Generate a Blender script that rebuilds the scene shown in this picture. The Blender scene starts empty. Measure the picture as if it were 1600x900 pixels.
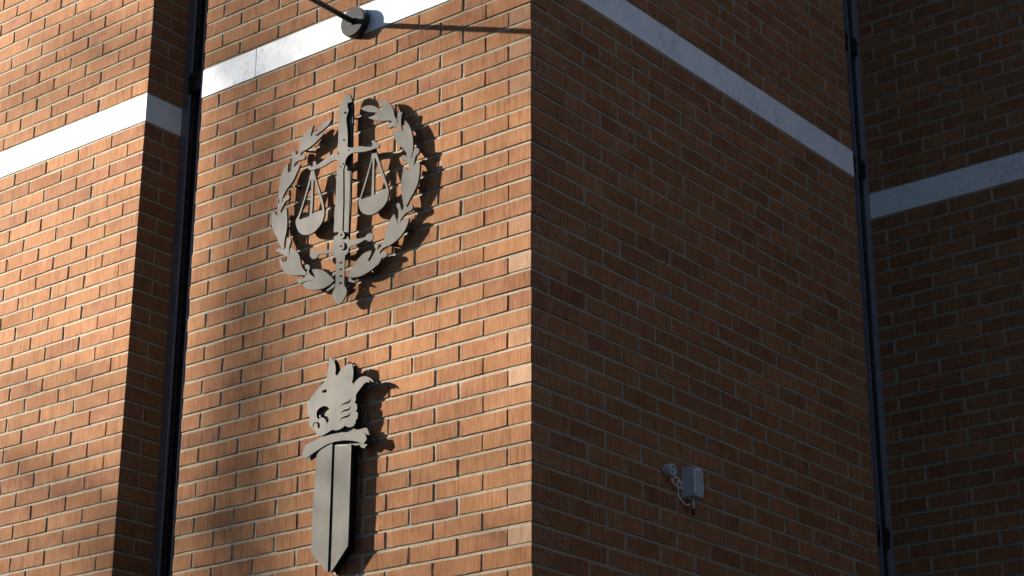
import bpy, bmesh, math, random
from mathutils import Vector, Matrix, noise
from mathutils.geometry import tessellate_polygon

R = random.Random(7)
S = bpy.context.scene
C = S.collection
Z0 = 6.19                      # height of course line 0 above the ground

# ------------------------------------------------------------------ camera
FPX, CX, CY, CZ = 3121.617, 5.0852, -6.5544, -4.5865 + Z0
YAW, PITCH, ROLL = -0.6702, 0.3631, 0.0017
d_ = Vector((math.cos(PITCH)*math.sin(YAW), math.cos(PITCH)*math.cos(YAW), math.sin(PITCH)))
r0 = Vector((math.cos(YAW), -math.sin(YAW), 0)); u0 = r0.cross(d_)
r_ = math.cos(ROLL)*r0 + math.sin(ROLL)*u0
u_ = -math.sin(ROLL)*r0 + math.cos(ROLL)*u0
CAM = Vector((CX, CY, CZ))
cam = bpy.data.cameras.new('camera'); cam_o = bpy.data.objects.new('camera', cam); C.objects.link(cam_o)
M = Matrix((r_, u_, -d_)).transposed().to_4x4(); M.translation = CAM
cam_o.matrix_world = M
cam.sensor_width = 36; cam.lens = FPX/1600*36; cam.clip_end = 2000; cam.clip_start = 0.1
S.camera = cam_o

# ------------------------------------------------------------------ light
SUN = Vector((-2.4, -1.0, 0.88)).normalized()          # towards the sun
el = math.asin(SUN.z); rot = math.atan2(SUN.x, SUN.y)
w = bpy.data.worlds.new('World'); S.world = w; w.use_nodes = True
nt = w.node_tree; nt.nodes.clear()
sky = nt.nodes.new('ShaderNodeTexSky'); sky.sky_type = 'NISHITA'; sky.sun_disc = False
sky.ozone_density = 3.0; sky.dust_density = .4; sky.sun_elevation = el; sky.sun_rotation = rot
bg = nt.nodes.new('ShaderNodeBackground'); bg.inputs['Strength'].default_value = 0.05
wo = nt.nodes.new('ShaderNodeOutputWorld')
nt.links.new(sky.outputs[0], bg.inputs[0]); nt.links.new(bg.outputs[0], wo.inputs[0])
sl = bpy.data.lights.new('sun', 'SUN'); sl.energy = 5.0; sl.angle = math.radians(0.5); sl.color = (1.0, 0.93, 0.82)
so = bpy.data.objects.new('sun', sl); C.objects.link(so)
so.rotation_euler = (-SUN).to_track_quat('-Z', 'Y').to_euler(); so.location = (-20, -12, 20)
S.view_settings.view_transform = 'Standard'; S.view_settings.look = 'None'
S.view_settings.exposure = 2.3; S.view_settings.gamma = 1

# ------------------------------------------------------------------ pixel <-> place
def unproj(px, py, y=None, x=None):
    v = d_ + (px-800)/FPX*r_ - (py-450)/FPX*u_
    t = (y-CAM.y)/v.y if y is not None else (x-CAM.x)/v.x
    return CAM + t*v
def proj(q):
    v = Vector(q)-CAM; z = v.dot(d_)
    return 800+FPX*v.dot(r_)/z, 450-FPX*v.dot(u_)/z, z

# ------------------------------------------------------------------ helpers
def obj(name, me, mat=None, parent=None):
    o = bpy.data.objects.new(name, me); C.objects.link(o)
    if mat is not None and me is not None and not me.materials: me.materials.append(mat)
    if parent is not None: o.parent = parent
    return o
def empty(name, loc=(0,0,0)):
    o = bpy.data.objects.new(name, None); C.objects.link(o); o.location = loc; o.empty_display_size = .1
    return o
def tag(o, label=None, cat=None, group=None, kind=None):
    if label: o['label'] = label
    if cat: o['category'] = cat
    if group: o['group'] = group
    if kind: o['kind'] = kind
    return o
def bm_mesh(bm, name, smooth=False):
    me = bpy.data.meshes.new(name); bm.normal_update(); bm.to_mesh(me); bm.free()
    if smooth: me.polygons.foreach_set('use_smooth', [True]*len(me.polygons))
    return me
def box_bm(bm, a, b, bev=0.0):
    vs = bmesh.ops.create_cube(bm, size=1)['verts']
    for v in vs:
        v.co = Vector([(a[i]+b[i])/2 + v.co[i]*(b[i]-a[i]) for i in range(3)])
    if bev:
        es = list({e for v in vs for e in v.link_edges})
        bmesh.ops.bevel(bm, geom=es, offset=bev, segments=1, affect='EDGES')
def box(name, a, b, mat, parent=None, bev=0.0):
    bm = bmesh.new(); box_bm(bm, a, b, bev)
    o = obj(name, bm_mesh(bm, name), mat, parent)
    return o
def tube_bm(bm, pts, rad, seg=12, caps=True):
    pts = [Vector(p) for p in pts]; n = len(pts)
    rads = rad if isinstance(rad, (list, tuple)) else [rad]*n
    rings = []; prev = None
    for i, p in enumerate(pts):
        t = (pts[min(i+1, n-1)]-pts[max(i-1, 0)]).normalized()
        a = prev if prev else (Vector((0,0,1)) if abs(t.z) < .9 else Vector((1,0,0)))
        a = (a - a.dot(t)*t).normalized(); prev = a; b = t.cross(a)
        rings.append([bm.verts.new(p + rads[i]*(math.cos(k*2*math.pi/seg)*a + math.sin(k*2*math.pi/seg)*b)) for k in range(seg)])
    for i in range(n-1):
        for k in range(seg):
            bm.faces.new((rings[i][k], rings[i][(k+1) % seg], rings[i+1][(k+1) % seg], rings[i+1][k]))
    if caps:
        bm.faces.new(list(reversed(rings[0]))); bm.faces.new(rings[-1])
def tube(name, pts, rad, mat, parent=None, seg=12, smooth=True):
    bm = bmesh.new(); tube_bm(bm, pts, rad, seg)
    me = bm_mesh(bm, name)
    if smooth:
        for p in me.polygons: p.use_smooth = len(p.vertices) == 4
    return obj(name, me, mat, parent)

# ------------------------------------------------------------------ materials
class N:
    def __init__(s, name):
        s.m = bpy.data.materials.new(name); s.m.use_nodes = True; s.t = s.m.node_tree
        s.b = s.t.nodes['Principled BSDF']; s.o = s.t.nodes['Material Output']
    def n(s, typ, **kw):
        x = s.t.nodes.new(typ)
        for k, v in kw.items():
            if k in x.inputs.keys() if isinstance(k, str) else False: x.inputs[k].default_value = v
            else: setattr(x, k, v)
        return x
    def l(s, a, b): s.t.links.new(a, b)
    def math(s, op, a, b=None, c=None, clamp=False):
        x = s.t.nodes.new('ShaderNodeMath'); x.operation = op; x.use_clamp = clamp
        for i, v in enumerate((a, b, c)):
            if v is None: continue
            if isinstance(v, (int, float)): x.inputs[i].default_value = v
            else: s.l(v, x.inputs[i])
        return x.outputs[0]
    def mix(s, f, a, b, blend='MIX'):
        x = s.t.nodes.new('ShaderNodeMix'); x.data_type = 'RGBA'; x.blend_type = blend
        for i, v in ((0, f), (6, a), (7, b)):
            if isinstance(v, (int, float)): x.inputs[i].default_value = v
            elif isinstance(v, tuple): x.inputs[i].default_value = (*v, 1)
            else: s.l(v, x.inputs[i])
        return x.outputs[2]
    def ramp(s, f, stops):
        x = s.t.nodes.new('ShaderNodeValToRGB'); e = x.color_ramp.elements
        while len(e) < len(stops): e.new(.5)
        for i, (p, c) in enumerate(stops):
            e[i].position = p; e[i].color = (*c, 1) if isinstance(c, tuple) else (c, c, c, 1)
        s.l(f, x.inputs[0]); return x.outputs[0]
    def noise(s, vec, scale, detail=3, rough=.55, dist=0):
        x = s.t.nodes.new('ShaderNodeTexNoise'); x.inputs['Scale'].default_value = scale
        x.inputs['Detail'].default_value = detail; x.inputs['Roughness'].default_value = rough
        x.inputs['Distortion'].default_value = dist
        s.l(vec, x.inputs['Vector']); return x.outputs[0]
    def mapping(s, vec, scale, loc=None):
        x = s.t.nodes.new('ShaderNodeMapping'); x.inputs['Scale'].default_value = scale
        s.l(vec, x.inputs[0])
        if loc is not None: s.l(loc, x.inputs[1])
        return x.outputs[0]
    def bump(s, hgt, strength, dist, nrm=None):
        x = s.t.nodes.new('ShaderNodeBump'); x.inputs['Strength'].default_value = strength
        x.inputs['Distance'].default_value = dist; s.l(hgt, x.inputs['Height'])
        if nrm is not None: s.l(nrm, x.inputs['Normal'])
        return x.outputs[0]

def brick_material(name, pale=0.0, fleck=False):
    k = N(name)
    pos = k.n('ShaderNodeNewGeometry').outputs['Position']
    oi = k.n('ShaderNodeObjectInfo').outputs['Random']
    at = k.n('ShaderNodeAttribute'); at.attribute_name = 'rnd'
    rnd = k.math('FRACT', k.math('ADD', oi, at.outputs['Fac']))
    r2 = k.math('FRACT', k.math('MULTIPLY', rnd, 37.7)); r3 = k.math('FRACT', k.math('MULTIPLY', rnd, 91.3))
    off = k.n('ShaderNodeCombineXYZ'); k.l(k.math('MULTIPLY', rnd, 31.0), off.inputs[0]); k.l(k.math('MULTIPLY', r2, 17.0), off.inputs[1]); k.l(k.math('MULTIPLY', r3, 23.0), off.inputs[2])
    v = k.n('ShaderNodeVectorMath'); v.operation = 'ADD'; k.l(pos, v.inputs[0]); k.l(off.outputs[0], v.inputs[1]); v = v.outputs[0]
    base = k.ramp(rnd, [(0, (.245, .108, .048)), (.25, (.276, .127, .058)), (.55, (.295, .140, .065)), (.8, (.258, .113, .054)), (1, (.225, .095, .055))])
    blot = k.noise(v, 9, 3, .6)
    col = k.mix(k.ramp(blot, [(.35, 0.0), (.7, 0.75)]), base, (.34, .178, .092))
    # drag marks: fine upright streaks from the wire-cut face
    st = k.noise(k.mapping(v, (170, 170, 9)), 1, 2, .6)
    st2 = k.noise(k.mapping(v, (75, 75, 5)), 1, 3, .65)
    dark = k.math('MULTIPLY', k.ramp(st2, [(.5, 0.0), (.66, 1.0)]), k.ramp(k.noise(v, 14, 2), [(.3, .1), (.6, 1.0)]))
    col = k.mix(k.math('MULTIPLY', dark, .5), col, (.10, .040, .020))
    col = k.mix(k.ramp(st, [(.30, .55), (.5, 0.0)]), col, (.15, .062, .030))
    col = k.mix(k.ramp(st, [(.55, 0.0), (.8, .35)]), col, (.41, .235, .125))
    gr = k.noise(v, 420, 2, .7)
    col = k.mix(k.ramp(gr, [(.25, .35), (.45, 0.0)]), col, (.11, .05, .03))
    pits = k.n('ShaderNodeTexVoronoi'); pits.inputs['Scale'].default_value = 60; k.l(v, pits.inputs['Vector'])
    pit = k.math('MULTIPLY', k.ramp(pits.outputs['Distance'], [(.05, 1.0), (.14, 0.0)]), k.ramp(k.noise(v, 11, 1), [(.53, 0.0), (.6, 1.0)]))
    col = k.mix(k.math('MULTIPLY', pit, .8), col, (.05, .02, .012))
    vb = k.math('ADD', .88, k.math('MULTIPLY', r2, .21))
    vb = k.math('MULTIPLY', vb, k.math('ADD', .86, k.math('MULTIPLY', k.noise(pos, 1.7, 4, .65), .28)))
    col = k.mix(1.0, col, k.n('ShaderNodeCombineColor').outputs[0], 'MULTIPLY'); cc = col.node.inputs[7].links[0].from_node
    for i in range(3): k.l(vb, cc.inputs[i])
    ea = k.n('ShaderNodeAttribute'); ea.attribute_name = 'edge'
    sm = k.math('ADD', ea.outputs['Fac'], k.math('ADD', k.math('MULTIPLY', k.math('SUBTRACT', k.noise(pos, 95, 3, .65), .5), 1.5), k.math('MULTIPLY', k.math('SUBTRACT', k.noise(pos, 9, 3, .6), .5), 1.5)))
    smear = k.math('MULTIPLY', k.ramp(sm, [(.0, 0.0), (.86, 0.0), (.98, 1.0)]), k.math('GREATER_THAN', ea.outputs['Fac'], .01))
    col = k.mix(k.math('MULTIPLY', smear, .75), col, (.40, .34, .26))
    if pale:
        pm = k.math('MULTIPLY', k.ramp(k.noise(k.mapping(v, (40, 40, 12)), 1, 3, .6), [(.25, .45), (.6, 1.0)]), pale)
        sy = k.n('ShaderNodeSeparateXYZ'); k.l(k.n('ShaderNodeNewGeometry').outputs['True Normal'], sy.inputs[0])
        pm = k.math('MULTIPLY', pm, k.math('LESS_THAN', sy.outputs[1], -.5))
        col = k.mix(pm, col, (.46, .33, .235))
    if fleck:
        vo = k.n('ShaderNodeTexVoronoi'); vo.inputs['Scale'].default_value = 115; k.l(v, vo.inputs['Vector'])
        sp = k.math('MULTIPLY', k.ramp(vo.outputs['Distance'], [(.20, 1.0), (.30, 0.0)]), k.ramp(k.noise(v, 22, 3, .7), [(.46, 0.0), (.58, 1.0)]))
        sn = k.n('ShaderNodeSeparateXYZ'); k.l(k.n('ShaderNodeNewGeometry').outputs['True Normal'], sn.inputs[0])
        sp = k.math('MULTIPLY', sp, k.math('GREATER_THAN', sn.outputs[0], .5))
        col = k.mix(sp, col, (.62, .58, .52))
    k.l(col, k.b.inputs['Base Color']); k.b.inputs['Roughness'].default_value = .88
    k.b.inputs['Specular IOR Level'].default_value = .06
    hgt = k.math('ADD', k.math('MULTIPLY', st, .55), k.math('ADD', k.math('MULTIPLY', st2, .55), k.math('MULTIPLY', gr, .35)))
    hgt = k.math('SUBTRACT', hgt, k.math('MULTIPLY', pit, 1.2))
    hgt = k.math('ADD', hgt, k.math('MULTIPLY', k.noise(v, 22, 2), .9))
    k.l(k.bump(hgt, .55, .0035), k.b.inputs['Normal'])
    return k.m

def mortar_material():
    k = N('mortar'); pos = k.n('ShaderNodeNewGeometry').outputs['Position']
    n1 = k.noise(pos, 6, 4, .6); n2 = k.noise(pos, 260, 3, .75)
    col = k.ramp(n1, [(.3, (.30, .26, .195)), (.7, (.385, .34, .265))])
    col = k.mix(k.ramp(n2, [(.32, .75), (.5, 0.0)]), col, (.20, .165, .12))
    col = k.mix(k.ramp(n2, [(.56, 0.0), (.75, .5)]), col, (.46, .41, .335))
    k.l(col, k.b.inputs['Base Color']); k.b.inputs['Roughness'].default_value = .95; k.b.inputs['Specular IOR Level'].default_value = .1
    k.l(k.bump(k.math('ADD', n2, k.noise(pos, 70, 2)), .8, .004), k.b.inputs['Normal'])
    return k.m

def marble_material():
    k = N('white_marble'); pos = k.n('ShaderNodeNewGeometry').outputs['Position']
    oi = k.n('ShaderNodeObjectInfo').outputs['Random']
    off = k.n('ShaderNodeCombineXYZ'); k.l(k.math('MULTIPLY', oi, 40.0), off.inputs[0]); k.l(k.math('MULTIPLY', oi, 11.0), off.inputs[2])
    v = k.n('ShaderNodeVectorMath'); v.operation = 'ADD'; k.l(pos, v.inputs[0]); k.l(off.outputs[0], v.inputs[1]); v = v.outputs[0]
    cl = k.noise(v, 7, 5, .62, .6)
    col = k.ramp(cl, [(.3, (.74, .76, .79)), (.55, (.85, .86, .88)), (.8, (.90, .90, .90))])
    col = k.mix(k.ramp(oi, [(0, 0.0), (1, .18)]), col, (.62, .66, .72))
    mp = k.n('ShaderNodeMapping'); mp.inputs['Rotation'].default_value = (.5, .7, .5); mp.inputs['Scale'].default_value = (1, 1, .35); k.l(v, mp.inputs[0])
    ve = k.noise(mp.outputs[0], 16, 6, .6, 1.2)
    vein = k.ramp(k.math('ABSOLUTE', k.math('SUBTRACT', ve, .5)), [(0.0, 1.0), (.02, 0.0)])
    vein = k.math('MULTIPLY', vein, k.ramp(k.noise(v, 5, 2), [(.45, 0.0), (.65, 1.0)]))
    col = k.mix(k.math('MULTIPLY', vein, .85), col, (.34, .36, .41))
    sp = k.noise(k.mapping(mp.outputs[0], (1, 1, 1)), 60, 2, .5, .8)
    col = k.mix(k.ramp(sp, [(.64, 0.0), (.72, .6)]), col, (.42, .43, .46))
    k.l(col, k.b.inputs['Base Color']); k.b.inputs['Roughness'].default_value = .7; k.b.inputs['Specular IOR Level'].default_value = .25
    k.l(k.bump(k.noise(v, 120, 3), .15, .001), k.b.inputs['Normal'])
    return k.m

def steel_material():
    k = N('brushed_nickel_plate'); pos = k.n('ShaderNodeNewGeometry').outputs['Position']
    br = k.noise(k.mapping(pos, (420, 420, 5)), 1, 2, .6)
    cl = k.noise(k.mapping(pos, (9, 9, 4)), 1, 3, .6)
    col = k.ramp(cl, [(.3, (.044, .042, .038)), (.7, (.076, .070, .061))])
    col = k.mix(k.ramp(br, [(.35, .18), (.6, 0.0)]), col, (.028, .026, .023))
    k.l(col, k.b.inputs['Base Color']); k.b.inputs['Metallic'].default_value = .35; k.b.inputs['Specular IOR Level'].default_value = .08
    k.l(k.ramp(br, [(.3, .52), (.7, .60)]), k.b.inputs['Roughness'])
    k.l(k.bump(br, .12, .0006), k.b.inputs['Normal'])
    return k.m

def plain(name, col, rough=.5, metal=0.0, spec=.5, var=.12, scale=30, bump=0.0):
    k = N(name); pos = k.n('ShaderNodeNewGeometry').outputs['Position']
    n = k.noise(pos, scale, 4, .6)
    k.l(k.mix(k.ramp(n, [(.3, 0.0), (.7, 1.0)]), tuple(c*(1-var) for c in col), tuple(min(1, c*(1+var)) for c in col)), k.b.inputs['Base Color'])
    k.b.inputs['Roughness'].default_value = rough; k.b.inputs['Metallic'].default_value = metal
    k.b.inputs['Specular IOR Level'].default_value = spec
    if bump: k.l(k.bump(n, .5, bump), k.b.inputs['Normal'])
    return k.m

MB = brick_material('fired_brick')
MBP = brick_material('fired_brick_bleached', pale=.6, fleck=True)
MBM = brick_material('fired_brick_faded', pale=.22, fleck=True)
MBF = brick_material('fired_brick_flecked', fleck=True)
MM = mortar_material(); MW = marble_material(); MS = steel_material()
MDARK = plain('dark_metal', (.018, .019, .022), .45, .3)
MFRAME = plain('slate_grey_frame', (.19, .20, .24), .38, .2, .5)
MFRAME2 = plain('black_frame', (.012, .012, .015), .5, 0)
MGLASS = plain('dark_glass', (.006, .007, .01), .06, 0, .6, .02)
MGREY = plain('grey_plastic', (.50, .53, .58), .5, 0, .4, .05)
MWHITE = plain('white_cable', (.85, .85, .83), .5, 0, .4, .03)
MBLACK = plain('black_plastic', (.012, .012, .012), .4)
MDISC = plain('grey_metal_plate', (.04, .04, .04), .7, 0, .2)

# ------------------------------------------------------------------ dimensions of the brickwork
H = 0.0893; P = 0.282; JT = 0.0125; JB = 0.0135; BH = H-JB; BL = P-JT
UL = 2.2425; UB = 2.6902; VR = 3.092; YF = 3.7162; XF = -0.270
KTOP, KBOT = -42, 69            # courses: top of wall to ground
def zc(k): return Z0 - H*(k+.5)
rv = random.Random(3)

def brick_mesh(L, T, Hh, name, seed):
    """front on the plane y=0 (outside is -y), wavy arrises, a small chamfer; x centred, z centred"""
    q = random.Random(seed); bm = bmesh.new(); j = .0015; c = .0022
    L *= 1+q.uniform(-.008, .004); Hh += q.uniform(-.0018, .001)
    def outline(sh, dj):
        a, b = L/2-sh, Hh/2-sh; pts = []
        for t in (-1, -.4, .3): pts.append((t*a, -b))
        pts.append((a, -b)); 
        for t in (1, .35, -.3): pts.append((t*a, b))
        pts.append((-a, b))
        return pts
    jit = [(q.uniform(-j, j), q.uniform(-j, j)) for _ in range(8)]
    tilt = (q.uniform(-.0012, .0012)/L, q.uniform(-.001, .001)/Hh)
    def ring(sh, y):
        return [bm.verts.new((p[0]+w_[0], y + p[0]*tilt[0] + p[1]*tilt[1], p[1]+w_[1])) for p, w_ in zip(outline(sh, 0), jit)]
    lay = bm.verts.layers.float.new('edge')
    g_ = ring(.010, 0); f = ring(c, 0); m = ring(0, c); b = ring(0, T)
    for v_ in f: v_[lay] = .85
    for v_ in m+b: v_[lay] = 1.0
    bm.faces.new(g_)
    for i in range(8):
        k = (i+1) % 8
        bm.faces.new((g_[k], g_[i], f[i], f[k])); bm.faces.new((f[k], f[i], m[i], m[k])); bm.faces.new((m[k], m[i], b[i], b[k]))
    bmesh.ops.recalc_face_normals(bm, faces=bm.faces[:])
    return bm_mesh(bm, name)

def corner_mesh(lx, ly, name, seed):
    """whole brick showing two faces: occupies x in [-lx,0], y in [0,ly]"""
    q = random.Random(seed); bm = bmesh.new()
    box_bm(bm, (-lx, 0, -BH/2), (0, ly, BH/2), .0022)
    for v in bm.verts: v.co += Vector((q.uniform(-.0006, .0006), q.uniform(-.0006, .0006), q.uniform(-.0008, .0008)))
    return bm_mesh(bm, name)

NV = 7
_cache = {}
def get_mesh(L, variant, T=.10):
    key = (round(L, 3), variant, T)
    if key not in _cache:
        me = brick_mesh(L, T, BH, 'brick', int(key[0]*1000)*31+variant*7+int(T*1000)); me.materials.append(MB); _cache[key] = me
    return _cache[key]
CX1 = [corner_mesh(.2695, .1295, 'corner_brick', i) for i in range(3)]
CX2 = [corner_mesh(.1295, .2695, 'corner_brick', 10+i) for i in range(3)]
CJ = [corner_mesh(.06, .1275, 'half_brick', 20+i) for i in range(3)]
for me in CX1+CX2+CJ: me.materials.append(MB)
def with_mat(me, m):
    c = me.copy(); c.materials.clear(); c.materials.append(m); return c
CX1P = [with_mat(m, MBP) for m in CX1]; CX2P = [with_mat(m, MBP) for m in CX2]
CX1M = [with_mat(m, MBM) for m in CX1]; CX2M = [with_mat(m, MBM) for m in CX2]
CX1F = [with_mat(m, MBF) for m in CX1]; CX2F = [with_mat(m, MBF) for m in CX2]

def in_frame(c, m=6):
    x, y, z = proj(c); return -m < x < 1600+m and -m < y < 900+m

class Wall:
    def __init__(s, part): s.part = part; s.items = []
    def add(s, me, loc, rz, centre, width): s.items.append((me, Matrix.Translation(loc) @ Matrix.Rotation(rz, 4, 'Z') @ Matrix.Rotation(R.gauss(0, .0022), 4, 'Y'), Vector(centre), width))
    def build(s, limit=300):
        near = []; rest = []
        for it in s.items:
            x, y, z = proj(it[2])
            (near if in_frame(it[2], 22) else rest).append(it)
        near.sort(key=lambda it: -it[3]/proj(it[2])[2]**2)
        rest += near[limit:]; near = near[:limit]
        for me, mw, c, w_ in near:
            o = obj('brick', me, None, s.part); o.matrix_world = mw
        if rest:
            vs = []; fs = []; at = []; eg = []
            q = random.Random(5)
            for me, mw, c, w_ in rest:
                b = len(vs); vs += [tuple(mw @ v.co) for v in me.vertices]
                fs += [tuple(b+i for i in p.vertices) for p in me.polygons]; a = q.random(); at += [a]*len(me.vertices)
                ed = me.attributes.get('edge'); eg += [d0.value for d0 in ed.data] if ed else [0.0]*len(me.vertices)
            m = bpy.data.meshes.new('brickwork'); m.from_pydata(vs, [], fs); m.materials.append(MB)
            A = m.attributes.new('rnd', 'FLOAT', 'POINT'); A.data.foreach_set('value', at); B_ = m.attributes.new('edge', 'FLOAT', 'POINT'); B_.data.foreach_set('value', eg)
            o = obj('brickwork', m, None, s.part); o['kind'] = 'stuff'

def mortar_face(bm, fn, u0_, u1_, zlo, zhi, du, amp=.0008):
    """a slightly uneven mortar sheet; fn(u, z, off) -> point"""
    us = [u0_ + (u1_-u0_)*i/max(1, round((u1_-u0_)/du)) for i in range(max(1, round((u1_-u0_)/du))+1)]
    nz = max(1, round((zhi-zlo)/du)); zs = [zlo+(zhi-zlo)*i/nz for i in range(nz+1)]
    g = [[bm.verts.new(fn(u, z, amp*noise.noise((u*23, z*23, 3.1)) + .5*amp*noise.noise((u*70, z*70, 9)))) for z in zs] for u in us]
    for i in range(len(us)-1):
        for k in range(len(zs)-1):
            bm.faces.new((g[i][k], g[i+1][k], g[i+1][k+1], g[i][k+1]))

ZT = Z0 - H*KTOP; RC = .0043       # top of walls, joint depth
ZA, ZB = Z0-3.3, Z0+1.9            # zone that the picture shows
BAND = (2, 4)                      # marble band between these course lines (upwards)
def in_band(k): return k in (-4, -3)

building = empty('brick_building', (0, 0, 0))
tag(building, 'red brick corner building with white stone band, half in sun and half in shade', 'building')

# ---- front wall (in sun), right part carrying the emblems
def core(name, a, b, faces):
    bm = bmesh.new(); box_bm(bm, a, b)
    for fn, u0_, u1_ in faces: mortar_face(bm, fn, u0_, u1_, ZA, ZB, .022)
    return obj(name, bm_mesh(bm, name), MM, building)
e = .003
wall_front = core('wall', (-UL+.006, RC+e, 0), (-RC-e, .268, ZT), [(lambda u, z, o: (u, RC+o, z), -UL+.005, -.003)])
tag(wall_front, 'sunlit pier wall of orange brick carrying both emblems')
wall_side = core('wall', (-.268, .270, 0), (-RC-e, VR-.006, ZT), [(lambda u, z, o: (-RC-o, u, z), .003, VR-.005)])
tag(wall_side, 'shaded side wall of dark brick')
wall_left = core('wall', (-12, RC+e, 0), (-UB-RC-e, .268, ZT), [(lambda u, z, o: (u, RC+o, z), -5.2, -UB-.003), (lambda u, z, o: (-UB-RC-o, u, z), .003, .266)])
tag(wall_left, 'sunlit brick wall beyond the slit window')
wall_far = core('wall', (XF-.3, YF+RC+e, 0), (6.0, YF+.3, ZT), [(lambda u, z, o: (u, YF+RC+o, z), XF, 2.2)])
tag(wall_far, 'shaded brick wall set back behind the side wall')

wf, ws, wl, wr = Wall(wall_front), Wall(wall_side), Wall(wall_left), Wall(wall_far)
pale = {20, 28, 14}; midpale = {0, 2, 4, 12, 18, 26}
fleck = {18, 19, 24, 25, 26, 27, 28, 29, 17, 1, 3, 11, 13, 15, 23, 30, 21}
def pick(): return rv.randrange(NV)
def yj(): return max(-.0014, min(.0008, rv.gauss(0, .0008)))
for k in range(KTOP, KBOT):
    if in_band(k): continue
    z = zc(k); even = k % 2 == 0; dz = rv.gauss(0, .0006)
    # corner brick
    tab = (CX2P, CX1P) if k in pale else (CX2M, CX1M) if k in midpale else (CX2F, CX1F) if k in fleck else (CX2, CX1)
    me = rv.choice(tab[0] if even else tab[1])
    wf.add(me, (rv.uniform(-.0026, .0022), rv.uniform(-.0014, .0020), z+dz), 0, (-.065 if even else -.13, 0, z), .2)
    # front: joints measured from the corner
    x0 = .136+JT/2-.0063 if even else .276+JT/2-.0063
    x = x0
    while x < UL-.05:
        L = min(BL, UL-x)
        dj = rv.gauss(0, .0012)
        wf.add(get_mesh(L, pick(), .10 if x+P < UL-.05 else .255), (-(x+L/2)+dj, yj(), z+dz), 0, (-(x+L/2), 0, z), L); x += P
    # side wall
    x = (.276 if even else .136)+JT/2-.0063
    while x < VR-.05:
        L = min(BL, VR-x); dj = rv.gauss(0, .0012)
        ws.add(get_mesh(L, pick()), (yj(), x+L/2+dj, z+dz), math.pi/2, (0, x+L/2, z), L); x += P
    # left wall and its jamb
    ev = not even
    wl.add(rv.choice(CX2 if ev else CX1), (-UB, 0, z), 0, (-UB-.05, .05, z), .2)
    if not ev: wl.add(rv.choice(CJ), (-UB, .1415, z), 0, (-UB, .2, z), .06)
    x = UB + (.136 if ev else .276)
    while x < 11.7:
        dj = rv.gauss(0, .0012)
        wl.add(get_mesh(BL, pick()), (-(x+BL/2)+dj, yj(), z+dz), 0, (-(x+BL/2), 0, z), BL); x += P
    # far wall
    x = XF; first = .1295 if not even else BL
    while x < 5.7:
        L = first if x == XF else BL; dj = rv.gauss(0, .0012)
        wr.add(get_mesh(L, pick()), (x+L/2+dj, YF+yj(), z+dz), 0, (x+L/2, YF, z), L)
        x += L+JT
for W_ in (wf, ws, wl, wr): W_.build()

# ---- marble band
zb, zt = Z0+2*H+.006, Z0+4*H-.006
def slab(part, a, b, name='stone_slab'):
    return box(name, a, b, MW, part, .0015)
def rowx(part, xs, y):
    for a, b in zip(xs[:-1], xs[1:]): slab(part, (a+.0012, y-.001, zb), (b-.0012, y+.05, zt))
rowx(wall_front, [-UL-.002, -1.836, -.30], 0); 
slab(wall_front, (-.2988, -.001, zb), (.001, .2788, zt))
def rowy(part, ys):
    for a, b in zip(ys[:-1], ys[1:]): slab(part, (-.05, a+.0012, zb), (.001, b-.0012, zt))
rowy(wall_side, [.28, 1.72, VR])
rowx(wall_left, [-11.9, -10.2, -8.6, -6.9, -5.1, -3.36], 0); slab(wall_left, (-3.3588, -.001, zb), (-UB+.001, .262, zt))
rowx(wall_far, [XF+.002, .061, 1.35, 3.0, 5.5], YF)

# ---- slit windows
def window(name, label, face, a0, a1, depth, far_side, transoms):
    """face 'y': opening runs along x at plane y=depth; 'x': along y at plane x=-depth. far_side: +1/-1 side with the heavy stile"""
    def bx(nm, u0_, u1_, d0, d1, z0_, z1_, mat, par, bev=.002):
        if face == 'y': return box(nm, (u0_, depth+d0, z0_), (u1_, depth+d1, z1_), mat, par, bev)
        return box(nm, (-depth-d1, u0_, z0_), (-depth-d0, u1_, z1_), mat, par, bev)
    if far_side < 0: U = lambda t: a0+t
    else: U = lambda t: a1-t
    def seg(t0, t1): return tuple(sorted((U(t0), U(t1))))
    fr = bx('window_frame', *seg(0.0005, .058), -.004, .05, .06, ZT-.3, MFRAME, building); tag(fr, label)
    fr.name = 'slit_window'
    wdt = a1-a0
    bx('stile', *seg(.058, .085), .008, .05, .06, ZT-.3, MFRAME2, fr)
    bx('mullion', *seg(.148, .162), -.012, .05, .06, ZT-.3, MFRAME2, fr)
    bx('bead', *seg(.1625, .170), -.020, .04, .06, ZT-.3, MFRAME, fr, .001)
    bx('stile', *seg(wdt-.05, wdt-.001), -.002, .05, .06, ZT-.3, MFRAME2, fr)
    bx('glass', *seg(.0855, .1475), .025, .032, .06, ZT-.3, MGLASS, fr, 0)
    bx('glass', *seg(.1705, wdt-.0505), .025, .032, .06, ZT-.3, MGLASS, fr, 0)
    for zc_, hh in transoms:
        bx('transom', *seg(.05, wdt-.02), -.012, .02, zc_-hh, zc_+hh, MFRAME2, fr)
        bx('transom_rail', *seg(.045, wdt-.03), -.017, .01, zc_+hh*.35, zc_+hh*.62, MFRAME2, fr)
    return fr
zt1 = (unproj(303, 112, y=.256).z + unproj(301, 146, y=.256).z)/2
tr = sorted([unproj(1331, 70, x=-.23).z, zt1, unproj(1378, 838, x=-.23).z])
window('slit_window', 'narrow dark window slit between the two sunlit walls', 'y', -UB, -UL, .262, -1, [(zt1, .06)])
window('slit_window', 'narrow dark window slit in the shaded inner corner', 'x', VR, YF, .236, 1, [(z_, .06) for z_ in tr])
box('flashing', (-UL-.0045, .012, .02), (-UL-.0015, .256, ZT-.05), MFRAME2, building)
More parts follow.
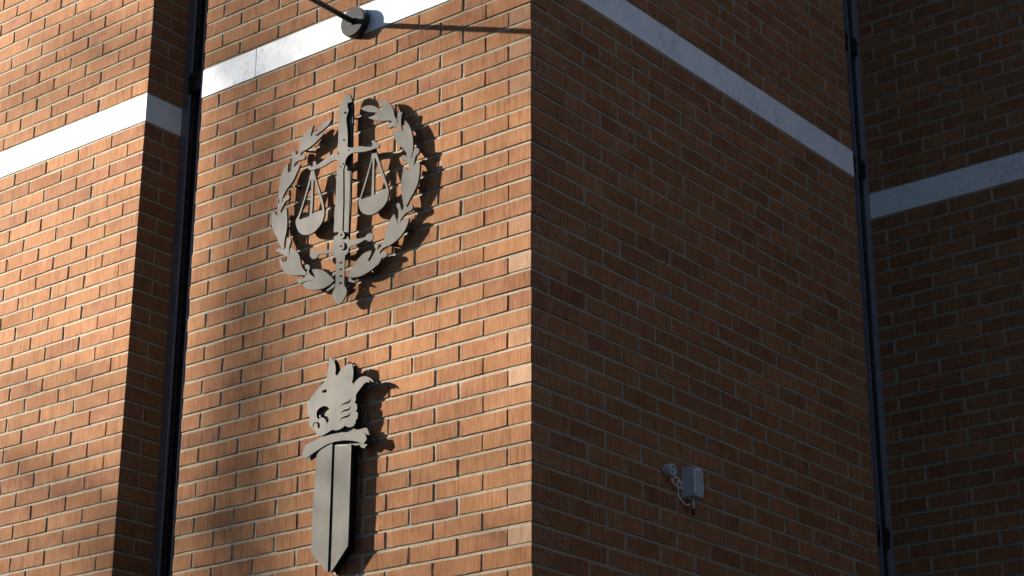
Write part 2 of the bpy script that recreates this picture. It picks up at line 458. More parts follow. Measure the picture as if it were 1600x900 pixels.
box('flashing', (-.262, VR+.0015, .02), (-.012, VR+.0045, ZT-.05), MFRAME2, building)
# lining of the slots behind the frames and roof edge
box('window_lining', (-UB+.002, .33, 0), (-UL-.002, .36, ZT), MFRAME2, building)
box('window_lining', (-.36, VR+.002, 0), (-.33, YF-.002, ZT), MFRAME2, building)
bm = bmesh.new()
for a, b in (((-12, -.03, ZT), (.03, .30, ZT+.09)), ((-.30, .30, ZT), (.03, YF, ZT+.09)), ((-.57, YF-.03, ZT+.0005), (6.0, YF+.3, ZT+.0895))): box_bm(bm, a, b, .006)
obj('coping', bm_mesh(bm, 'coping'), MFRAME, building)

# ------------------------------------------------------------------ cut plates (emblems)
def smooth(pts, n=4):
    """closed Catmull-Rom through (x, y[, sharp])"""
    out = []; m = len(pts)
    P2 = [Vector((p[0], p[1])) for p in pts]; sh = [len(p) > 2 for p in pts]
    for i in range(m):
        a, b = P2[i], P2[(i+1) % m]
        ta = (b-P2[i-1])*.5 if not sh[i] else (b-a)*.5
        tb = (P2[(i+2) % m]-a)*.5 if not sh[(i+1) % m] else (b-a)*.5
        L = (b-a).length
        if ta.length > L: ta *= L/ta.length
        if tb.length > L: tb *= L/tb.length
        for s_ in range(n):
            t = s_/n; t2 = t*t; t3 = t2*t
            out.append((2*t3-3*t2+1)*a + (t3-2*t2+t)*ta + (-2*t3+3*t2)*b + (t3-t2)*tb)
    return out
def ell(cx, cy, rx, ry, rot_=0, n=16):
    c, s = math.cos(rot_), math.sin(rot_)
    return [Vector((cx+rx*math.cos(t)*c-ry*math.sin(t)*s, cy+rx*math.cos(t)*s+ry*math.sin(t)*c)) for t in [2*math.pi*i/n for i in range(n)]]
def plate(name, loops, yf, th, mat, parent, bev=.0008):
    """loops: outline + holes in photograph pixels; front on plane y=yf, thickness th towards the wall"""
    lp = []
    for L in loops:
        w3 = [unproj(p.x, p.y, y=yf) for p in L]; lp.append([Vector((q.x, q.z, 0)) for q in w3])
    def area(l): return sum(l[i].x*l[(i+1) % len(l)].y-l[(i+1) % len(l)].x*l[i].y for i in range(len(l)))/2
    lp = [l if (area(l) > 0) == (i == 0) else l[::-1] for i, l in enumerate(lp)]
    tris = tessellate_polygon(lp); flat = [q for l in lp for q in l]
    bm = bmesh.new()
    f = [bm.verts.new((q.x, yf, q.y)) for q in flat]; b = [bm.verts.new((q.x, yf+th, q.y)) for q in flat]
    for t in tris:
        a_, b_, c_ = (flat[i] for i in t)
        if (b_-a_).cross(c_-a_).z < 0: t = t[::-1]
        try:
            bm.faces.new([f[i] for i in t]); bm.faces.new([b[i] for i in reversed(t)])
        except ValueError: pass
    o_ = 0
    for l in lp:
        n = len(l)
        for i in range(n):
            k = (i+1) % n
            bm.faces.new((f[o_+k], f[o_+i], b[o_+i], b[o_+k]))
        o_ += n
    return obj(name, bm_mesh(bm, name), mat, parent)
def cr(ox, oy, s=10.0):
    def f(pts, n=4): return smooth([(ox+p[0]/s, oy+p[1]/s)+tuple(p[2:]) for p in pts], n)
    return f
A1, A2, B1, B2 = cr(410, 140), cr(550, 140), cr(410, 225), cr(550, 225)
C1, C2, D1, D2 = cr(410, 310), cr(550, 310), cr(410, 395), cr(550, 395)
E1, E2, F1 = cr(470, 550), cr(470, 630), cr(470, 810)
s = 1   # sharp flag

Y1 = -.044; T1 = .011
em = empty('scales_emblem', unproj(531, 470, y=0))
tag(em, 'grey metal wreath emblem with upright sword and balance scales on sunlit brick wall', 'emblem')
def part(o, par):
    o.parent = par; o.matrix_parent_inverse = par.matrix_world.inverted() if par.type == 'EMPTY' else Matrix()
    return o
bpy.context.view_layer.update()
def ep(name, loops, yf=Y1, th=T1, mat=MS, root=None):
    o = plate(name, loops, yf, th, mat, None); root = root or em
    o.parent = root; o.matrix_parent_inverse = Matrix.Translation(-root.location); return o

# left branch: leaves
leaves_l = [
 A1([(1088,450,s),(1000,490),(930,540),(880,590),(852,640),(835,662,s),(812,650),(790,690),(770,722),(752,725,s),(765,665),(785,600),(800,555,s),(740,600),(690,655),(640,720),(605,790),(586,850),(578,920),(570,980),(555,1010),(590,1026,s),(605,990),(640,960),(690,935),(740,900),(790,860),(840,815),(900,755),(960,690,s),(880,715),(825,725,s),(850,700),(900,663),(970,607),(1040,538)]),
 B1([(588,322,s),(545,332),(510,345),(483,378,s),(460,400),(440,430),(420,445),(392,428,s),(398,370),(402,300,s),(350,370),(310,450),(285,530),(270,620),(262,700),(256,770),(255,850),(275,900),(300,895),(310,850),(335,790),(375,715),(425,650),(475,580),(515,500),(545,430),(570,370)]),
 C1([(375,148,s),(345,165),(318,190),(290,240,s),(262,262),(235,262),(205,245,s),(190,215),(165,192,s),(145,260),(140,350),(150,430),(170,510),(205,580),(235,640),(265,720),(290,765),(320,800),(340,775),(338,720),(345,660),(355,600),(370,540),(381,470),(386,380),(385,280),(382,200)]),
 D1([(440,-80,s),(425,-20),(415,40,s),(395,60),(385,100),(370,138),(340,145),(310,132),(290,98),(262,90,s),(268,150),(290,220),(330,280),(380,325),(450,345),(520,355),(590,347),(650,350),(690,318),(640,260),(610,200),(592,130),(580,60),(550,0),(510,-45)]),
 D1([(772,262,s),(840,255),(920,265),(1000,310),(1060,365),(1125,432,s),(1060,490),(1000,530),(930,560),(850,576),(760,575),(690,555),(640,512),(625,480,s),(690,450),(780,428,s),(790,400),(826,380,s),(800,330)]),
]
for L in leaves_l: ep('leaf', [L])
stems_l = [
 B1([(512,95,s),(475,105),(460,150),(456,190),(462,250),(455,330),(450,440),(470,470),(486,378),(490,345),(505,310),(530,280),(570,257),(632,242),(660,228),(668,195),(650,170),(620,165),(592,182),(560,150),(524,168,s)]),
 C1([(222,0),(225,50),(235,100),(240,180),(235,300),(270,310),(290,240),(284,200),(300,160),(330,100),(370,40),(415,8),(425,-25),(405,-48),(375,-45),(350,-20),(318,10),(312,46,s),(290,20),(260,60),(245,96,s),(246,0,s)]),
 C1([(320,720),(305,790),(262,775),(225,790),(208,815),(222,838),(262,842),(310,870),(370,905),(420,960),(440,920),(412,890),(418,780),(430,712),(445,672),(430,642),(400,634),(378,655),(380,690),(372,740),(350,790)]),
 D1([(690,300),(700,262),(672,245),(668,215),(690,190),(722,190),(740,215),(738,250),(722,280),(735,318),(775,358),(835,390),(840,430),(780,424),(690,440),(640,452),(610,475),(575,480),(552,455),(552,420),(580,400),(615,405),(650,400),(665,360)]),
 D1([(1085,362),(1120,325),(1200,290),(1230,310),(1130,345),(1098,372)]),
 D1([(1135,485),(1125,530),(1060,575),(1010,602),(1000,580),(1050,545),(1095,500)]),
]
for L in stems_l: ep('stem', [L], Y1+.0015, T1)
leaves_r = [
 A2([(138,300,s),(190,262),(260,246),(330,255),(400,285),(435,318),(462,322,s),(470,280),(452,220),(422,178,s),(470,163),(530,180),(590,215),(630,270),(650,340),(665,420),(700,470),(700,520),(640,500),(600,480),(560,482),(480,490),(400,485),(320,465),(246,436,s),(310,415),(385,378),(380,350,s),(350,352),(280,350),(200,330)]),
 A2([(828,478,s),(818,540),(815,600),(797,648,s),(770,660),(745,650),(725,640),(680,655),(618,655,s),(640,710),(670,780),(720,850),(780,905),(830,960),(862,1010),(880,1060),(915,1065),(928,1040),(945,960),(953,900),(955,860),(950,780),(940,700),(918,620),(880,540)]),
 B2([(1056,270,s),(1010,290),(985,310),(965,362,s),(940,390),(915,410),(888,415,s),(860,398),(835,365),(805,350,s),(795,420),(780,500),(770,600),(770,700),(780,800),(795,900),(805,950),(850,960),(890,890),(915,840),(960,760),(1000,680),(1030,600),(1045,520),(1054,430),(1060,340)]),
 C2([(890,308,s),(800,330),(762,360),(740,412,s),(722,400),(710,375),(700,350,s),(680,300),(668,262),(655,243,s),(610,310),(570,390),(540,470),(520,560),(500,640),(470,710),(445,760),(428,805),(445,820),(475,785),(520,758),(580,733),(640,698),(700,648),(760,588),(808,520),(848,450),(874,380)]),
 D2([(455,85,s),(380,110),(300,150,s),(280,150),(262,130),(248,112,s),(275,60),(300,0),(298,-38,s),(200,0),(130,60),(60,140),(0,225),(-40,300),(-58,360),(-40,382),(0,386),(80,376),(160,350),(250,300),(320,250),(380,200),(430,150)]),
]
for L in leaves_r: ep('leaf', [L])
stems_r = [
 A2([(690,440),(714,452),(710,400),(720,350),(750,344),(782,356),(775,400),(765,470),(765,530),(775,600),(800,680),(790,760),(750,740),(730,650),(700,590),(640,577),(577,606,s),(553,580),(560,545),(625,500),(600,480),(640,460)]),
 B2([(870,90),(862,180),(845,205),(822,176),(788,178),(764,215),(785,255),(830,262),(868,300),(890,350),(892,420),(930,470),(960,420),(966,360),(975,260),(990,200),(1012,170),(1045,130),(1045,82),(1010,60),(975,80),(955,130),(926,206,s),(920,90)]),
 C2([(800,50),(808,110),(800,150),(782,202,s),(757,130),(746,90),(720,68),(694,98),(700,140),(720,172),(726,240),(720,310),(700,352),(690,420),(720,460),(742,412),(762,330),(802,270),(860,215),(910,196),(940,170),(951,130),(930,95),(895,94),(880,120),(854,156,s),(860,60)]),
 C2([(440,760),(415,790),(402,808),(396,775),(414,745),(410,715),(385,700),(355,712),(345,745),(362,775),(372,800),(345,860),(300,940),(260,1010),(300,1040),(360,975),(455,935),(520,915),(545,885),(535,850),(495,832),(455,848),(438,872),(432,840),(452,800)]),
 D1([(1345,360),(1322,420),(1340,445),(1400,462),(1452,466),(1445,445),(1400,425),(1385,400),(1372,370)]),
]
for L in stems_r: ep('stem', [L], Y1+.0015, T1)

# sword: backing silhouette, raised blade plates, guard, grip, pommel
YB = Y1-.003
back = A1([(1345,62,s),(1375,95),(1402,170),(1416,260),(1414,420),(1405,600),(1400,900),(1392,1250),(1382,1450),(1375,1800),(1365,2000),(1352,2250),(1345,2450),(1330,2640),(1200,2640),(1190,2300),(1198,1800),(1205,1300),(1215,900),(1225,400),(1262,200),(1300,110)])
ep('sword', [back], Y1, T1)
front_up = A1([(1345,62,s),(1370,92),(1398,160),(1395,190,s),(1360,205),(1328,205,s),(1332,280),(1348,320),(1330,375),(1312,440),(1314,520),(1325,600),(1332,700),(1332,800),(1326,900),(1326,960),(1180,960),(1183,800),(1190,600),(1196,400),(1210,270),(1240,190),(1290,95)])
holes_up = [[Vector((410+x/10, 140+y/10)) for x, y in q] for q in ([(1275,350),(1315,345),(1320,372),(1280,378)], [(1262,778),(1290,775),(1294,800),(1264,804)])]
ep('blade_tip', [front_up]+holes_up, Y1-.012, .0115)
lhalf = B1([(1178,330,s),(1262,400,s),(1264,900,s),(1250,1355,s),(1205,1375),(1112,1380,s),(1140,900,s),(1160,500,s)], 1)
rhalf = B1([(1300,420,s),(1372,330,s),(1366,700,s),(1350,1250,s),(1340,1440,s),(1272,1430,s),(1275,1360,s),(1290,900,s)], 1)
ep('blade', [lhalf], YB, .0029); ep('blade', [rhalf], Y1-.0015, .0014)
hilt = C1([(1115,600,s),(1185,560),(1250,515),(1300,560),(1342,600,s),(1352,640),(1400,650),(1500,630),(1600,605),(1640,560),(1690,540),(1722,575),(1725,620),(1695,665),(1655,668),(1610,645),(1500,705),(1400,745),(1350,775),(1346,830),(1325,862),(1292,892,s),(1287,950),(1283,1150),(1276,1340),(1285,1372),(1315,1420),(1312,1490),(1272,1570),(1232,1630),(1200,1646),(1165,1632),(1120,1570),(1090,1500),(1110,1440),(1140,1370),(1145,1150),(1153,940,s),(1115,900),(1104,850),(960,866),(870,882),(850,925),(805,948),(760,925),(742,880),(762,835),(810,818),(850,834),(960,818),(1040,800),(1108,762)])
slots = [[Vector((410+(x+a)/10, 395+(y+b)/10)) for a, b in ((-24,-8),(18,-14),(30,4),(18,16),(-24,14))] for x, y in ((1230,155),(1228,257),(1225,365),(1220,470))]
ep('hilt', [hilt]+slots, YB-.004, .0065)
for cx_, cy_ in ((1232, 570), (1230, 743)):
    wsh = ep('rivet', [ell(410+cx_/10, 310+cy_/10, 5.2, 6.2), ell(410+cx_/10, 310+cy_/10, 1.5, 1.9, n=8)], YB-.010, .0058)
# balance beam with hub
beam = B1([(1200,70),(1250,52),(1330,45),(1395,60),(1450,40),(1550,34),(1620,45),(1680,42),(1715,30),(1722,-5),(1705,-30),(1715,-55),(1750,-55),(1765,-30),(1790,-20),(1822,10),(1825,40),(1795,62),(1765,68),(1720,86),(1600,118),(1500,128),(1400,142),(1342,180),(1308,232),(1296,275),(1280,340),(1264,398,s),(1242,388),(1240,350),(1215,300),(1185,262),(1120,254),(1060,283),(980,332),(900,373),(845,385),(800,405),(745,405),(718,392),(722,365),(765,355),(790,345),(788,290),(810,268),(838,282),(835,318),(870,318),(920,280),(980,230),(1050,180),(1120,150),(1190,130)])
bh = [ell(410+x/10, 225+y/10, 1.5, 1.5, n=8) for x, y in ((1188,150),(1352,95),(1265,310))]
ep('beam', [beam]+bh, Y1-.0175, .008)
# pans with suspension cords
def scale_pan(outer, gaps, label):
    o = ep('scale_pan', [outer]+gaps, Y1, T1); return o
sp1 = B1([(770,400,s),(805,400,s),(830,520),(880,680),(945,900),(968,1045),(965,1110),(950,1170),(920,1240),(870,1310),(800,1378),(720,1415),(640,1418),(575,1380),(535,1305),(520,1230),(528,1170),(560,1120),(640,880),(720,600),(745,480)])
g1 = [B1([(758,545,s),(764,560),(752,900),(735,1132,s),(585,1180,s),(570,1170,s),(660,880),(720,690)]), B1([(800,540,s),(815,570),(850,680),(915,900),(935,1038,s),(772,1092,s),(788,900),(792,700)])]
scale_pan(sp1, g1, '')
sp2 = B2([(325,70,s),(365,70,s),(400,190),(470,400),(565,690),(572,760),(560,830),(545,890),(500,962),(430,1032),(360,1082),(280,1108),(200,1096),(140,1050),(110,980),(100,910),(105,870),(125,830),(200,590),(290,270),(310,150)])
g2 = [B2([(318,215,s),(322,240),(315,500),(302,812,s),(150,862,s),(138,852,s),(200,660),(270,420)]), B2([(352,205,s),(372,235),(440,440),(535,690,s),(345,795,s),(346,500)])]
scale_pan(sp2, g2, '')
# stand-off pins to the wall
def pin(px, py, yf, root, rad=.006):
    q = unproj(px, py, y=yf)
    bm = bmesh.new(); tube_bm(bm, [(q.x, yf+.003, q.z), (q.x, .004, q.z)], rad, 10)
    o = obj('pin', bm_mesh(bm, 'pin', True), MDARK, root); o.matrix_parent_inverse = Matrix.Translation(-root.location)
for px, py in ((540, 180), (535.5, 276), (532, 400), (443, 353), (646, 290), (634, 358), (460, 290), (598, 172), (608, 379.5), (458, 425), (500, 448), (470, 232), (582, 424), (482, 357), (581, 318), (627, 218)):
    pin(px, py, Y1, em)

# ---- lion and sword emblem
Y2 = -.050; YBK = -.034
l2 = empty('lion_sword_emblem', unproj(513, 880, y=0)); tag(l2, 'grey metal lion head above a broad upright sword blade, lower emblem on sunlit wall', 'emblem')
bpy.context.view_layer.update()
head = E1([(468,75,s),(440,110),(440,190),(425,270),(408,380),(395,440),(340,500),(270,570),(200,660),(130,750),(102,830),(98,900),(103,970),(112,1000),(150,1035),(135,1075),(122,1110),(140,1155),(180,1200),(214,1228),(238,1270),(258,1322,s),(350,1298),(430,1252),(488,1216),(545,1224),(600,1210),(650,1185),(690,1147,s),(720,1170),(770,1175),(820,1155),(860,1092),(850,1074,s),(880,1040),(890,980),(884,942),(852,930,s),(878,890),(876,840),(868,808),(836,800,s),(860,740),(862,665),(930,570),(995,490),(1035,470),(1062,478),(1072,462),(1045,440),(1090,452),(1142,478,s),(1120,438),(1070,400),(1000,378),(940,390),(880,430),(830,492,s),(800,475),(812,420),(820,330),(815,250),(800,185,s),(770,180),(710,205),(650,250),(610,300),(570,370,s),(540,345),(545,290),(540,220),(520,150)])
lholes = [
 ell(470+37, 550+61.2, 5.2, 2.3, -.28, 14),
 E1([(612,880,s),(640,820),(690,790),(745,770),(782,722,s),(775,775),(735,805),(680,815),(640,835)], 3),
 E2([(612,192,s),(640,130),(690,100),(745,85),(778,38,s),(770,88),(735,118),(680,128),(640,148)], 3),
 E2([(602,302,s),(632,235),(685,205),(740,185),(772,138,s),(765,192),(730,222),(675,232),(632,256)], 3),
 E2([(270,255,s),(248,205),(248,140),(278,88),(330,54),(390,46),(440,80),(466,140),(460,210),(436,270),(405,326,s),(394,280),(362,235),(315,220)]),
 E2([(178,365,s),(198,312),(245,296),(290,310),(297,380),(265,388),(260,330),(238,308),(214,332),(200,375)], 3),
]
ep('lion_head', [head]+lholes, Y2, .006, MS, l2)
def shift_scale(loop, k=1.015, dx=0, dy=0):
    c = sum(loop, Vector((0, 0)))/len(loop); return [c+(p-c)*k+Vector((dx, dy)) for p in loop]
def at_plane(loop, y0_, y1_):
    """same outline re-expressed for the plane nearer the wall"""
    out = []
    for p in loop:
        q = unproj(p.x, p.y, y=y0_); a = proj((q.x, y1_, q.z)); out.append(Vector((a[0], a[1])))
    return out
ep('backing_plate', [[p_+Vector((2.5, .6)) for p_ in at_plane(head, Y2, YBK)]], YBK, .006, MS, l2)
guard = E2([(70,650,s),(250,568),(400,508),(560,470),(720,455),(860,453),(1000,460,s),(1030,565,s),(975,636,s),(900,606),(800,586),(700,580),(600,590),(480,616),(380,660),(280,722),(180,790),(80,868,s),(10,838,s)])
ep('guard', [guard], Y2-.004, .007, MS, l2)
gback = E2([(130,660,s),(260,560),(430,490),(540,432),(740,386),(880,398),(1032,384,s),(1106,565,s),(990,706,s),(900,672),(790,650),(700,645),(560,660),(450,690),(300,790),(140,900,s),(70,872,s)])
ep('backing_plate', [gback], YBK+.0012, .006, MS, l2)
hb = F1([(176,0,s),(170,300,s),(160,545,s),(418,850,s),(428,600,s),(450,0,s),(498,-1290,s),(250,-1000,s)], 1)
ep('blade', [hb], Y2, .006, MS, l2)
hb2 = F1([(496,0,s),(466,848,s),(735,430,s),(752,0,s),(790,-1180,s),(700,-1135),(600,-1130),(532,-1150,s)], 1)
ep('blade', [hb2], Y2, .006, MS, l2)
corel = F1([(184,0,s),(172,530,s),(444,835,s),(722,425,s),(742,0,s),(780,-1160,s),(530,-1150,s),(262,-1000,s)], 1)
ep('blade_core', [corel], Y2+.0075, .028, MDARK, l2)
bl_back = at_plane(F1([(168,0,s),(158,550,s),(444,868,s),(742,434,s),(760,0,s),(798,-1180,s),(530,-1150,s),(245,-1000,s)], 1), Y2, -.010)
ep('backing_plate', [bl_back], -.010, .005, MDARK, l2)
for px, py in ((512, 610), (548, 640), (500, 650), (500, 696), (566, 684), (545, 610)): pin(px, py, Y2, l2, .007)
for px, py in ((500, 740), (535, 740), (500, 850), (530, 850)): pin(px, py, Y2+.01, l2, .007)

# ---- rod on a round wall plate
rd = empty('wall_rod', (unproj(550.5, 33.3, y=-.042).x, 0, unproj(550.5, 33.3, y=-.042).z))
tag(rd, 'dark slim rod standing out from a round plate on the white band', 'rod')
bx_, bz_ = rd.location.x, rd.location.z
bm = bmesh.new(); tube_bm(bm, [(0, .002, 0), (0, -.0395, 0), (0, -.042, 0)], [.080, .080, .078], 48)
o = obj('mounting_plate', bm_mesh(bm, 'mounting_plate'), MDARK, rd)
bm = bmesh.new(); tube_bm(bm, [(0, -.0421, 0), (0, -.0434, 0)], [.0775, .077], 48)
obj('plate_face', bm_mesh(bm, 'plate_face'), MDISC, rd)
tube('rod', [(0, -.0425, 0), (0, -.5, 0), (0, -1.1, 0)], .0145, MDARK, rd, 16)
tube('collar', [(0, -.0430, 0), (0, -.052, 0)], .019, MDARK, rd, 16)

# ---- sensor, socket and cable on the shaded wall
sb0 = unproj(1068, 755, x=0)
sx = empty('weather_sensor', (0, 1.166, sb0.z)); tag(sx, 'grey plastic sensor box with black tipped probe on shaded brick wall', 'sensor')
box('back_plate', (.0, -.003, -.074), (.006, .080, .074), MGREY, sx, .002)
hous = box('housing', (.0063, 0, -.071), (.062, .077, .071), MGREY, sx, .004)
cov = box('cover', (.0625, -.002, -.073), (.072, .079, .073), MGREY, sx, .004)
for i in range(9): box('rib', (.0723, .012, -.052+i*.0125), (.0755, .068, -.0465+i*.0125), MGREY, cov, .0006)
for i in range(4): box('vent', (.018+i*.008, -.0012, -.03), (.022+i*.008, -.0002, .045), MGREY, hous, .0003)
for zz in (-.063, .063):
    for yy in (.006, .071):
        bm = bmesh.new(); tube_bm(bm, [(.0722, yy, zz), (.0735, yy, zz)], .0045, 10); obj('screw', bm_mesh(bm, 'screw'), MBLACK, cov)
tube('probe', [(.036, .036, -.0715), (.036, .036, -.128)], .0075, MGREY, sx, 14)
tube('probe_tip', [(.036, .036, -.1285), (.036, .036, -.150), (.036, .036, -.156)], [.0085, .0085, .006], MBLACK, sx, 14)
tube('cable_gland', [(.030, .014, -.0715), (.030, .014, -.082)], .006, MGREY, sx, 12)
jq = unproj(1042, 735.5, x=0); jb = empty('cable_socket', (0, jq.y, jq.z)); tag(jb, 'small round grey cable socket beside the sensor box', 'socket')
bm = bmesh.new()
prof = [(0, .030), (.030, .030), (.036, .028), (.036, .020), (.014, .018), (.0138, .0)]
seg = 28; rings = []
for x_, r__ in prof: rings.append([bm.verts.new((x_, r__*math.cos(2*math.pi*i/seg), r__*math.sin(2*math.pi*i/seg))) for i in range(seg)])
for a_, b_ in zip(rings[:-1], rings[1:]):
    for i in range(seg):
        try: bm.faces.new((a_[i], a_[(i+1) % seg], b_[(i+1) % seg], b_[i]))
        except ValueError: pass
bmesh.ops.remove_doubles(bm, verts=bm.verts[:], dist=1e-5); bmesh.ops.recalc_face_normals(bm, faces=bm.faces[:])
obj('cup', bm_mesh(bm, 'cup'), MGREY, jb)
box('lug', (0, -.044, -.008), (.008, -.028, .008), MGREY, jb, .002)
bm = bmesh.new(); tube_bm(bm, [(.0081, -.038, 0), (.0095, -.038, 0)], .004, 10); obj('screw', bm_mesh(bm, 'screw'), MBLACK, jb)
box('bridge', (.026, -.019, -.004), (.034, .019, .010), MGREY, jb, .003)
def K(x_, y_, xx=.02): return unproj(1000+x_/7.5, 700+y_/7.5, x=xx)
def spl(pts, n=6):
    out = []; m = len(pts)
    for i in range(m-1):
        a, b, c, d__ = pts[max(i-1, 0)], pts[i], pts[i+1], pts[min(i+2, m-1)]
        for t in [j/n for j in range(n)]:
            out.append(.5*((2*b)+(c-a)*t+(2*a-5*b+4*c-d__)*t*t+(3*b-a-3*c+d__)*t**3))
    out.append(pts[-1]); return out
cb = [K(352,345,.024),K(375,395,.02),K(420,448,.012),K(470,470,.010),K(505,462,.014),K(485,405,.018),K(440,350,.022),K(405,342,.024),K(385,368,.024),K(405,425,.02),K(455,462,.016),K(478,440,.02),K(455,385,.024),K(440,395,.022),K(445,470,.014),K(455,560,.010),K(500,630,.014),K(560,672,.022),K(582,648,.029)]
cbo = tube('cable', spl(cb), .0026, MWHITE, None, 8); tag(cbo, 'thin white looped cable hanging from socket to sensor box', 'cable')

# ------------------------------------------------------------------ ground
def ground_material():
    k = N('paving'); pos = k.n('ShaderNodeNewGeometry').outputs['Position']
    n = k.noise(pos, 40, 5, .6); n2 = k.noise(pos, 1.2, 3, .6)
    col = k.ramp(n, [(.3, (.06, .058, .055)), (.7, (.10, .097, .09))]); col = k.mix(k.ramp(n2, [(.3, .4), (.7, 0.0)]), col, (.05, .05, .05))
    k.l(col, k.b.inputs['Base Color']); k.b.inputs['Roughness'].default_value = .9
    k.l(k.bump(n, .3, .01), k.b.inputs['Normal']); return k.m
bm = bmesh.new(); bmesh.ops.create_grid(bm, x_segments=1, y_segments=1, size=400)
g = obj('ground', bm_mesh(bm, 'ground'), ground_material()); tag(g, kind='structure')

# ------------------------------------------------------------------ unseen blocks added to cut sky light and sun bounce on the walls
MBLK = plain('charcoal_render', (.022, .021, .021), .9, 0, .2, .2, 3)  # near-black so the added blocks bounce little sunlight
MSILL = plain('dark_trim', (.04, .04, .04), .85, 0, .3)
def block(a, b, label, sides):
    root = empty('light_blocker', ((a[0]+b[0])/2, (a[1]+b[1])/2, 0)); tag(root, label, 'building')
    inv = Matrix.Translation(-root.location)
    def put(o): o.parent = root; o.matrix_parent_inverse = inv; return o
    put(box('wall', (a[0], a[1], 0), (b[0], b[1], b[2]), MBLK))
    put(box('cornice', (a[0]-.3, a[1]-.3, b[2]+.002), (b[0]+.3, b[1]+.3, b[2]+.5), MSILL))
    for ax, pos, sg in sides:
        lo, hi = (a[1], b[1]) if ax == 'x' else (a[0], b[0])
        n = int((hi-lo)/3.2)
        for i in range(n):
            for fl in range(int(b[2]/3.4)):
                c = lo+(i+.5)*(hi-lo)/n; z = 1.0+fl*3.4
                for nm, w2, z0_, z1_, d0, d1, mt in (('window', .65, z, z+1.7, -.02, .03, MGLASS), ('sill', .8, z-.12, z-.01, -.02, .12, MSILL)):
                    q0, q1 = sorted((pos+sg*d0, pos+sg*d1))
                    if ax == 'x': put(box(nm, (q0, c-w2, z0_), (q1, c+w2, z1_), mt))
                    else: put(box(nm, (c-w2, q0, z0_), (c+w2, q1, z1_), mt))
block((30, -30, 0), (44, 30, 22), 'added unseen charcoal block cutting sky light on the shaded side wall', [('x', 30, -1)])
block((-50, -40, 0), (-36, 14, 15), 'added unseen dark block keeping low sun off the ground, behind the street tree', [('x', -36, 1)])
block((-8, -29.5, 0), (11, -15, 27), 'added unseen charcoal block behind the viewer, cutting sky light on the sunlit wall', [('y', -15, 1)])

# ------------------------------------------------------------------ tree towards the sun: its leader and thin leaves dapple the walls
def bark():
    k = N('bark'); pos = k.n('ShaderNodeNewGeometry').outputs['Position']
    n = k.noise(k.mapping(pos, (14, 14, 3)), 1, 4, .65)
    k.l(k.ramp(n, [(.3, (.035, .028, .022)), (.7, (.11, .09, .07))]), k.b.inputs['Base Color']); k.b.inputs['Roughness'].default_value = .95
    k.l(k.bump(n, .8, .03), k.b.inputs['Normal']); return k.m
MBARK = bark(); MLEAF = plain('leaf', (.06, .085, .025), .6, 0, .3, .35, 2)
TD = 32.0
def sunward(px, py, t=TD): return unproj(px, py, y=0) + SUN*t
ld = [sunward(372, 980), sunward(370, 800), sunward(374, 680), sunward(386, 520), sunward(394, 380), sunward(402, 220), sunward(408, 90), sunward(404, -60), sunward(410, -300)]
base = Vector((ld[0].x-.35, ld[0].y+.2, 0))
tree = empty('tall_tree', base); tag(tree, 'tall slim street tree standing towards the sun, left of the sunlit wall', 'tree')
inv = Matrix.Translation(-base)
def tput(o): o.parent = tree; o.matrix_parent_inverse = inv; return o
tp = [base-Vector((0,0,.3)), base+Vector((.05, .1, 4)), base+Vector((.15, .1, 9)), ld[0]-Vector((.03, 0, 1.5))]+ld
tr_ = [.30, .24, .19, .13]+[.085, .082, .080, .080, .070, .052, .036, .024, .012]
tput(tube('trunk', tp, tr_, MBARK, None, 12))
q = random.Random(21)
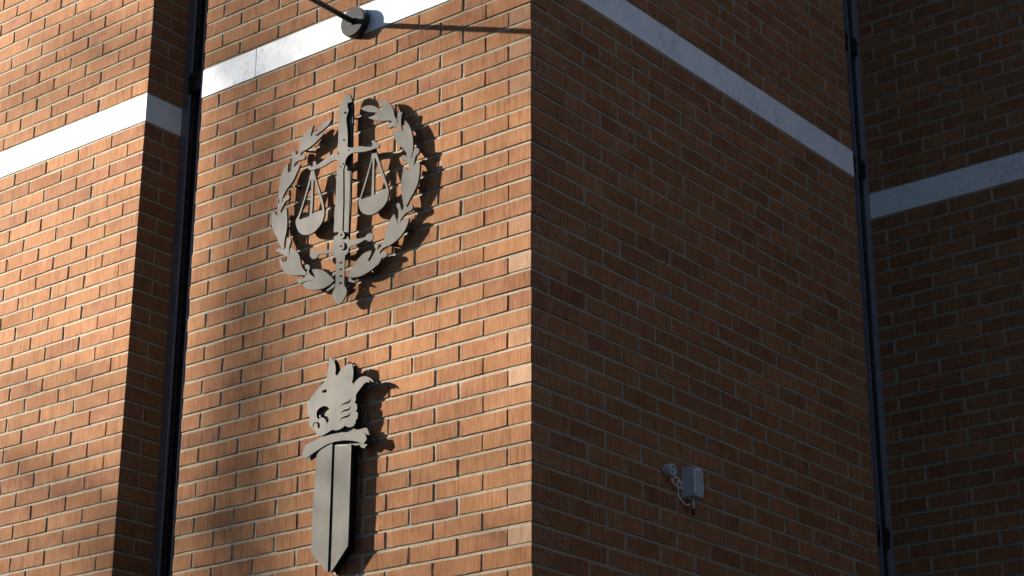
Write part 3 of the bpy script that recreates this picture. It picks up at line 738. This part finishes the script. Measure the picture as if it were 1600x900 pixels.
# boughs
def bough(a, b, r0_, r1_):
    mid = (a+b)/2+Vector((q.uniform(-.15, .15), q.uniform(-.15, .15), q.uniform(-.1, .25)))
    tput(tube('bough', spl([a, mid, b], 5), [r0_+(r1_-r0_)*i/10 for i in range(11)], MBARK, None, 8))
bough(ld[0]-Vector((0,0,.6)), sunward(130, 720), .05, .02)
bough(ld[1], sunward(120, 880), .045, .02)
bough(ld[2], sunward(620, 420), .03, .01)
bough(ld[3], sunward(700, 250), .03, .008)
bough(ld[4], sunward(250, 60), .022, .012)
bough(sunward(250, 60), sunward(-60, 190), .014, .006)
def cover(px, py):
    """share of the sun the crown takes, by where it falls on the wall"""
    def g(cx_, cy_, sx_, sy_): return math.exp(-((px-cx_)/sx_)**2-((py-cy_)/sy_)**2)
    sg = lambda t: 1/(1+math.exp(-max(-30, min(30, t))))
    main = .40 + .20*sg((140-py)/35) + .14*sg((py-740)/50) - .17*g(560, 520, 150, 130) - .10*g(790, 470, 70, 160)
    main += .30*g(392, 300, 36, 150) + .34*g(386, 500, 36, 120) + .30*g(374, 680, 44, 120) + .26*g(372, 850, 70, 100) - .16*g(312, 360, 24, 130)
    bay = .02 + .58*g(165, 75, 110, 66) + .40*g(40, 145, 70, 28) + .24*sg((py-590)/25) + .24*sg((py-740)/40)
    bay += .26*g(120, 610, 90, 26) + .26*g(30, 720, 70, 34) - .20*g(60, 660, 60, 22) + .12*g(150, 330, 80, 50)
    m_ = sg((px-285)/8); c = bay*(1-m_) + main*m_
    return max(0.02, min(.82, c))
vs, fs = [], []
cell = 40
for ix in range(-10, 26):
    for iy in range(-8, 30):
        x0_, y0_ = ix*cell, iy*cell
        c = cover(x0_+cell/2, y0_+cell/2)
        p0, p1, p2 = unproj(x0_, y0_, y=0), unproj(x0_+cell, y0_, y=0), unproj(x0_, y0_+cell, y=0)
        ar = (p1-p0).cross(p2-p0).dot(Vector((0, -1, 0))); ar = abs(ar)*abs(SUN.y)      # area seen by the sun
        sz = .030
        n = -math.log(1-c)*ar/(sz*sz*2*.6)
        for _ in range(int(n+q.random())):
            p = sunward(x0_+q.random()*cell, y0_+q.random()*cell, TD+q.gauss(0, 1.2))
            a = Vector((q.gauss(0, 1), q.gauss(0, 1), q.gauss(0, 1))).normalized(); b = a.orthogonal().normalized()
            k_ = sz*q.uniform(.7, 1.3); i = len(vs)
            vs += [p-a*k_*1.5, p+b*k_*.66, p+a*k_*1.5, p-b*k_*.66]; fs.append((i, i+1, i+2, i+3))
me = bpy.data.meshes.new('crown'); me.from_pydata([tuple(v) for v in vs], [], fs); me.materials.append(MLEAF)
cro = tput(obj('crown', me)); cro['kind'] = 'stuff'
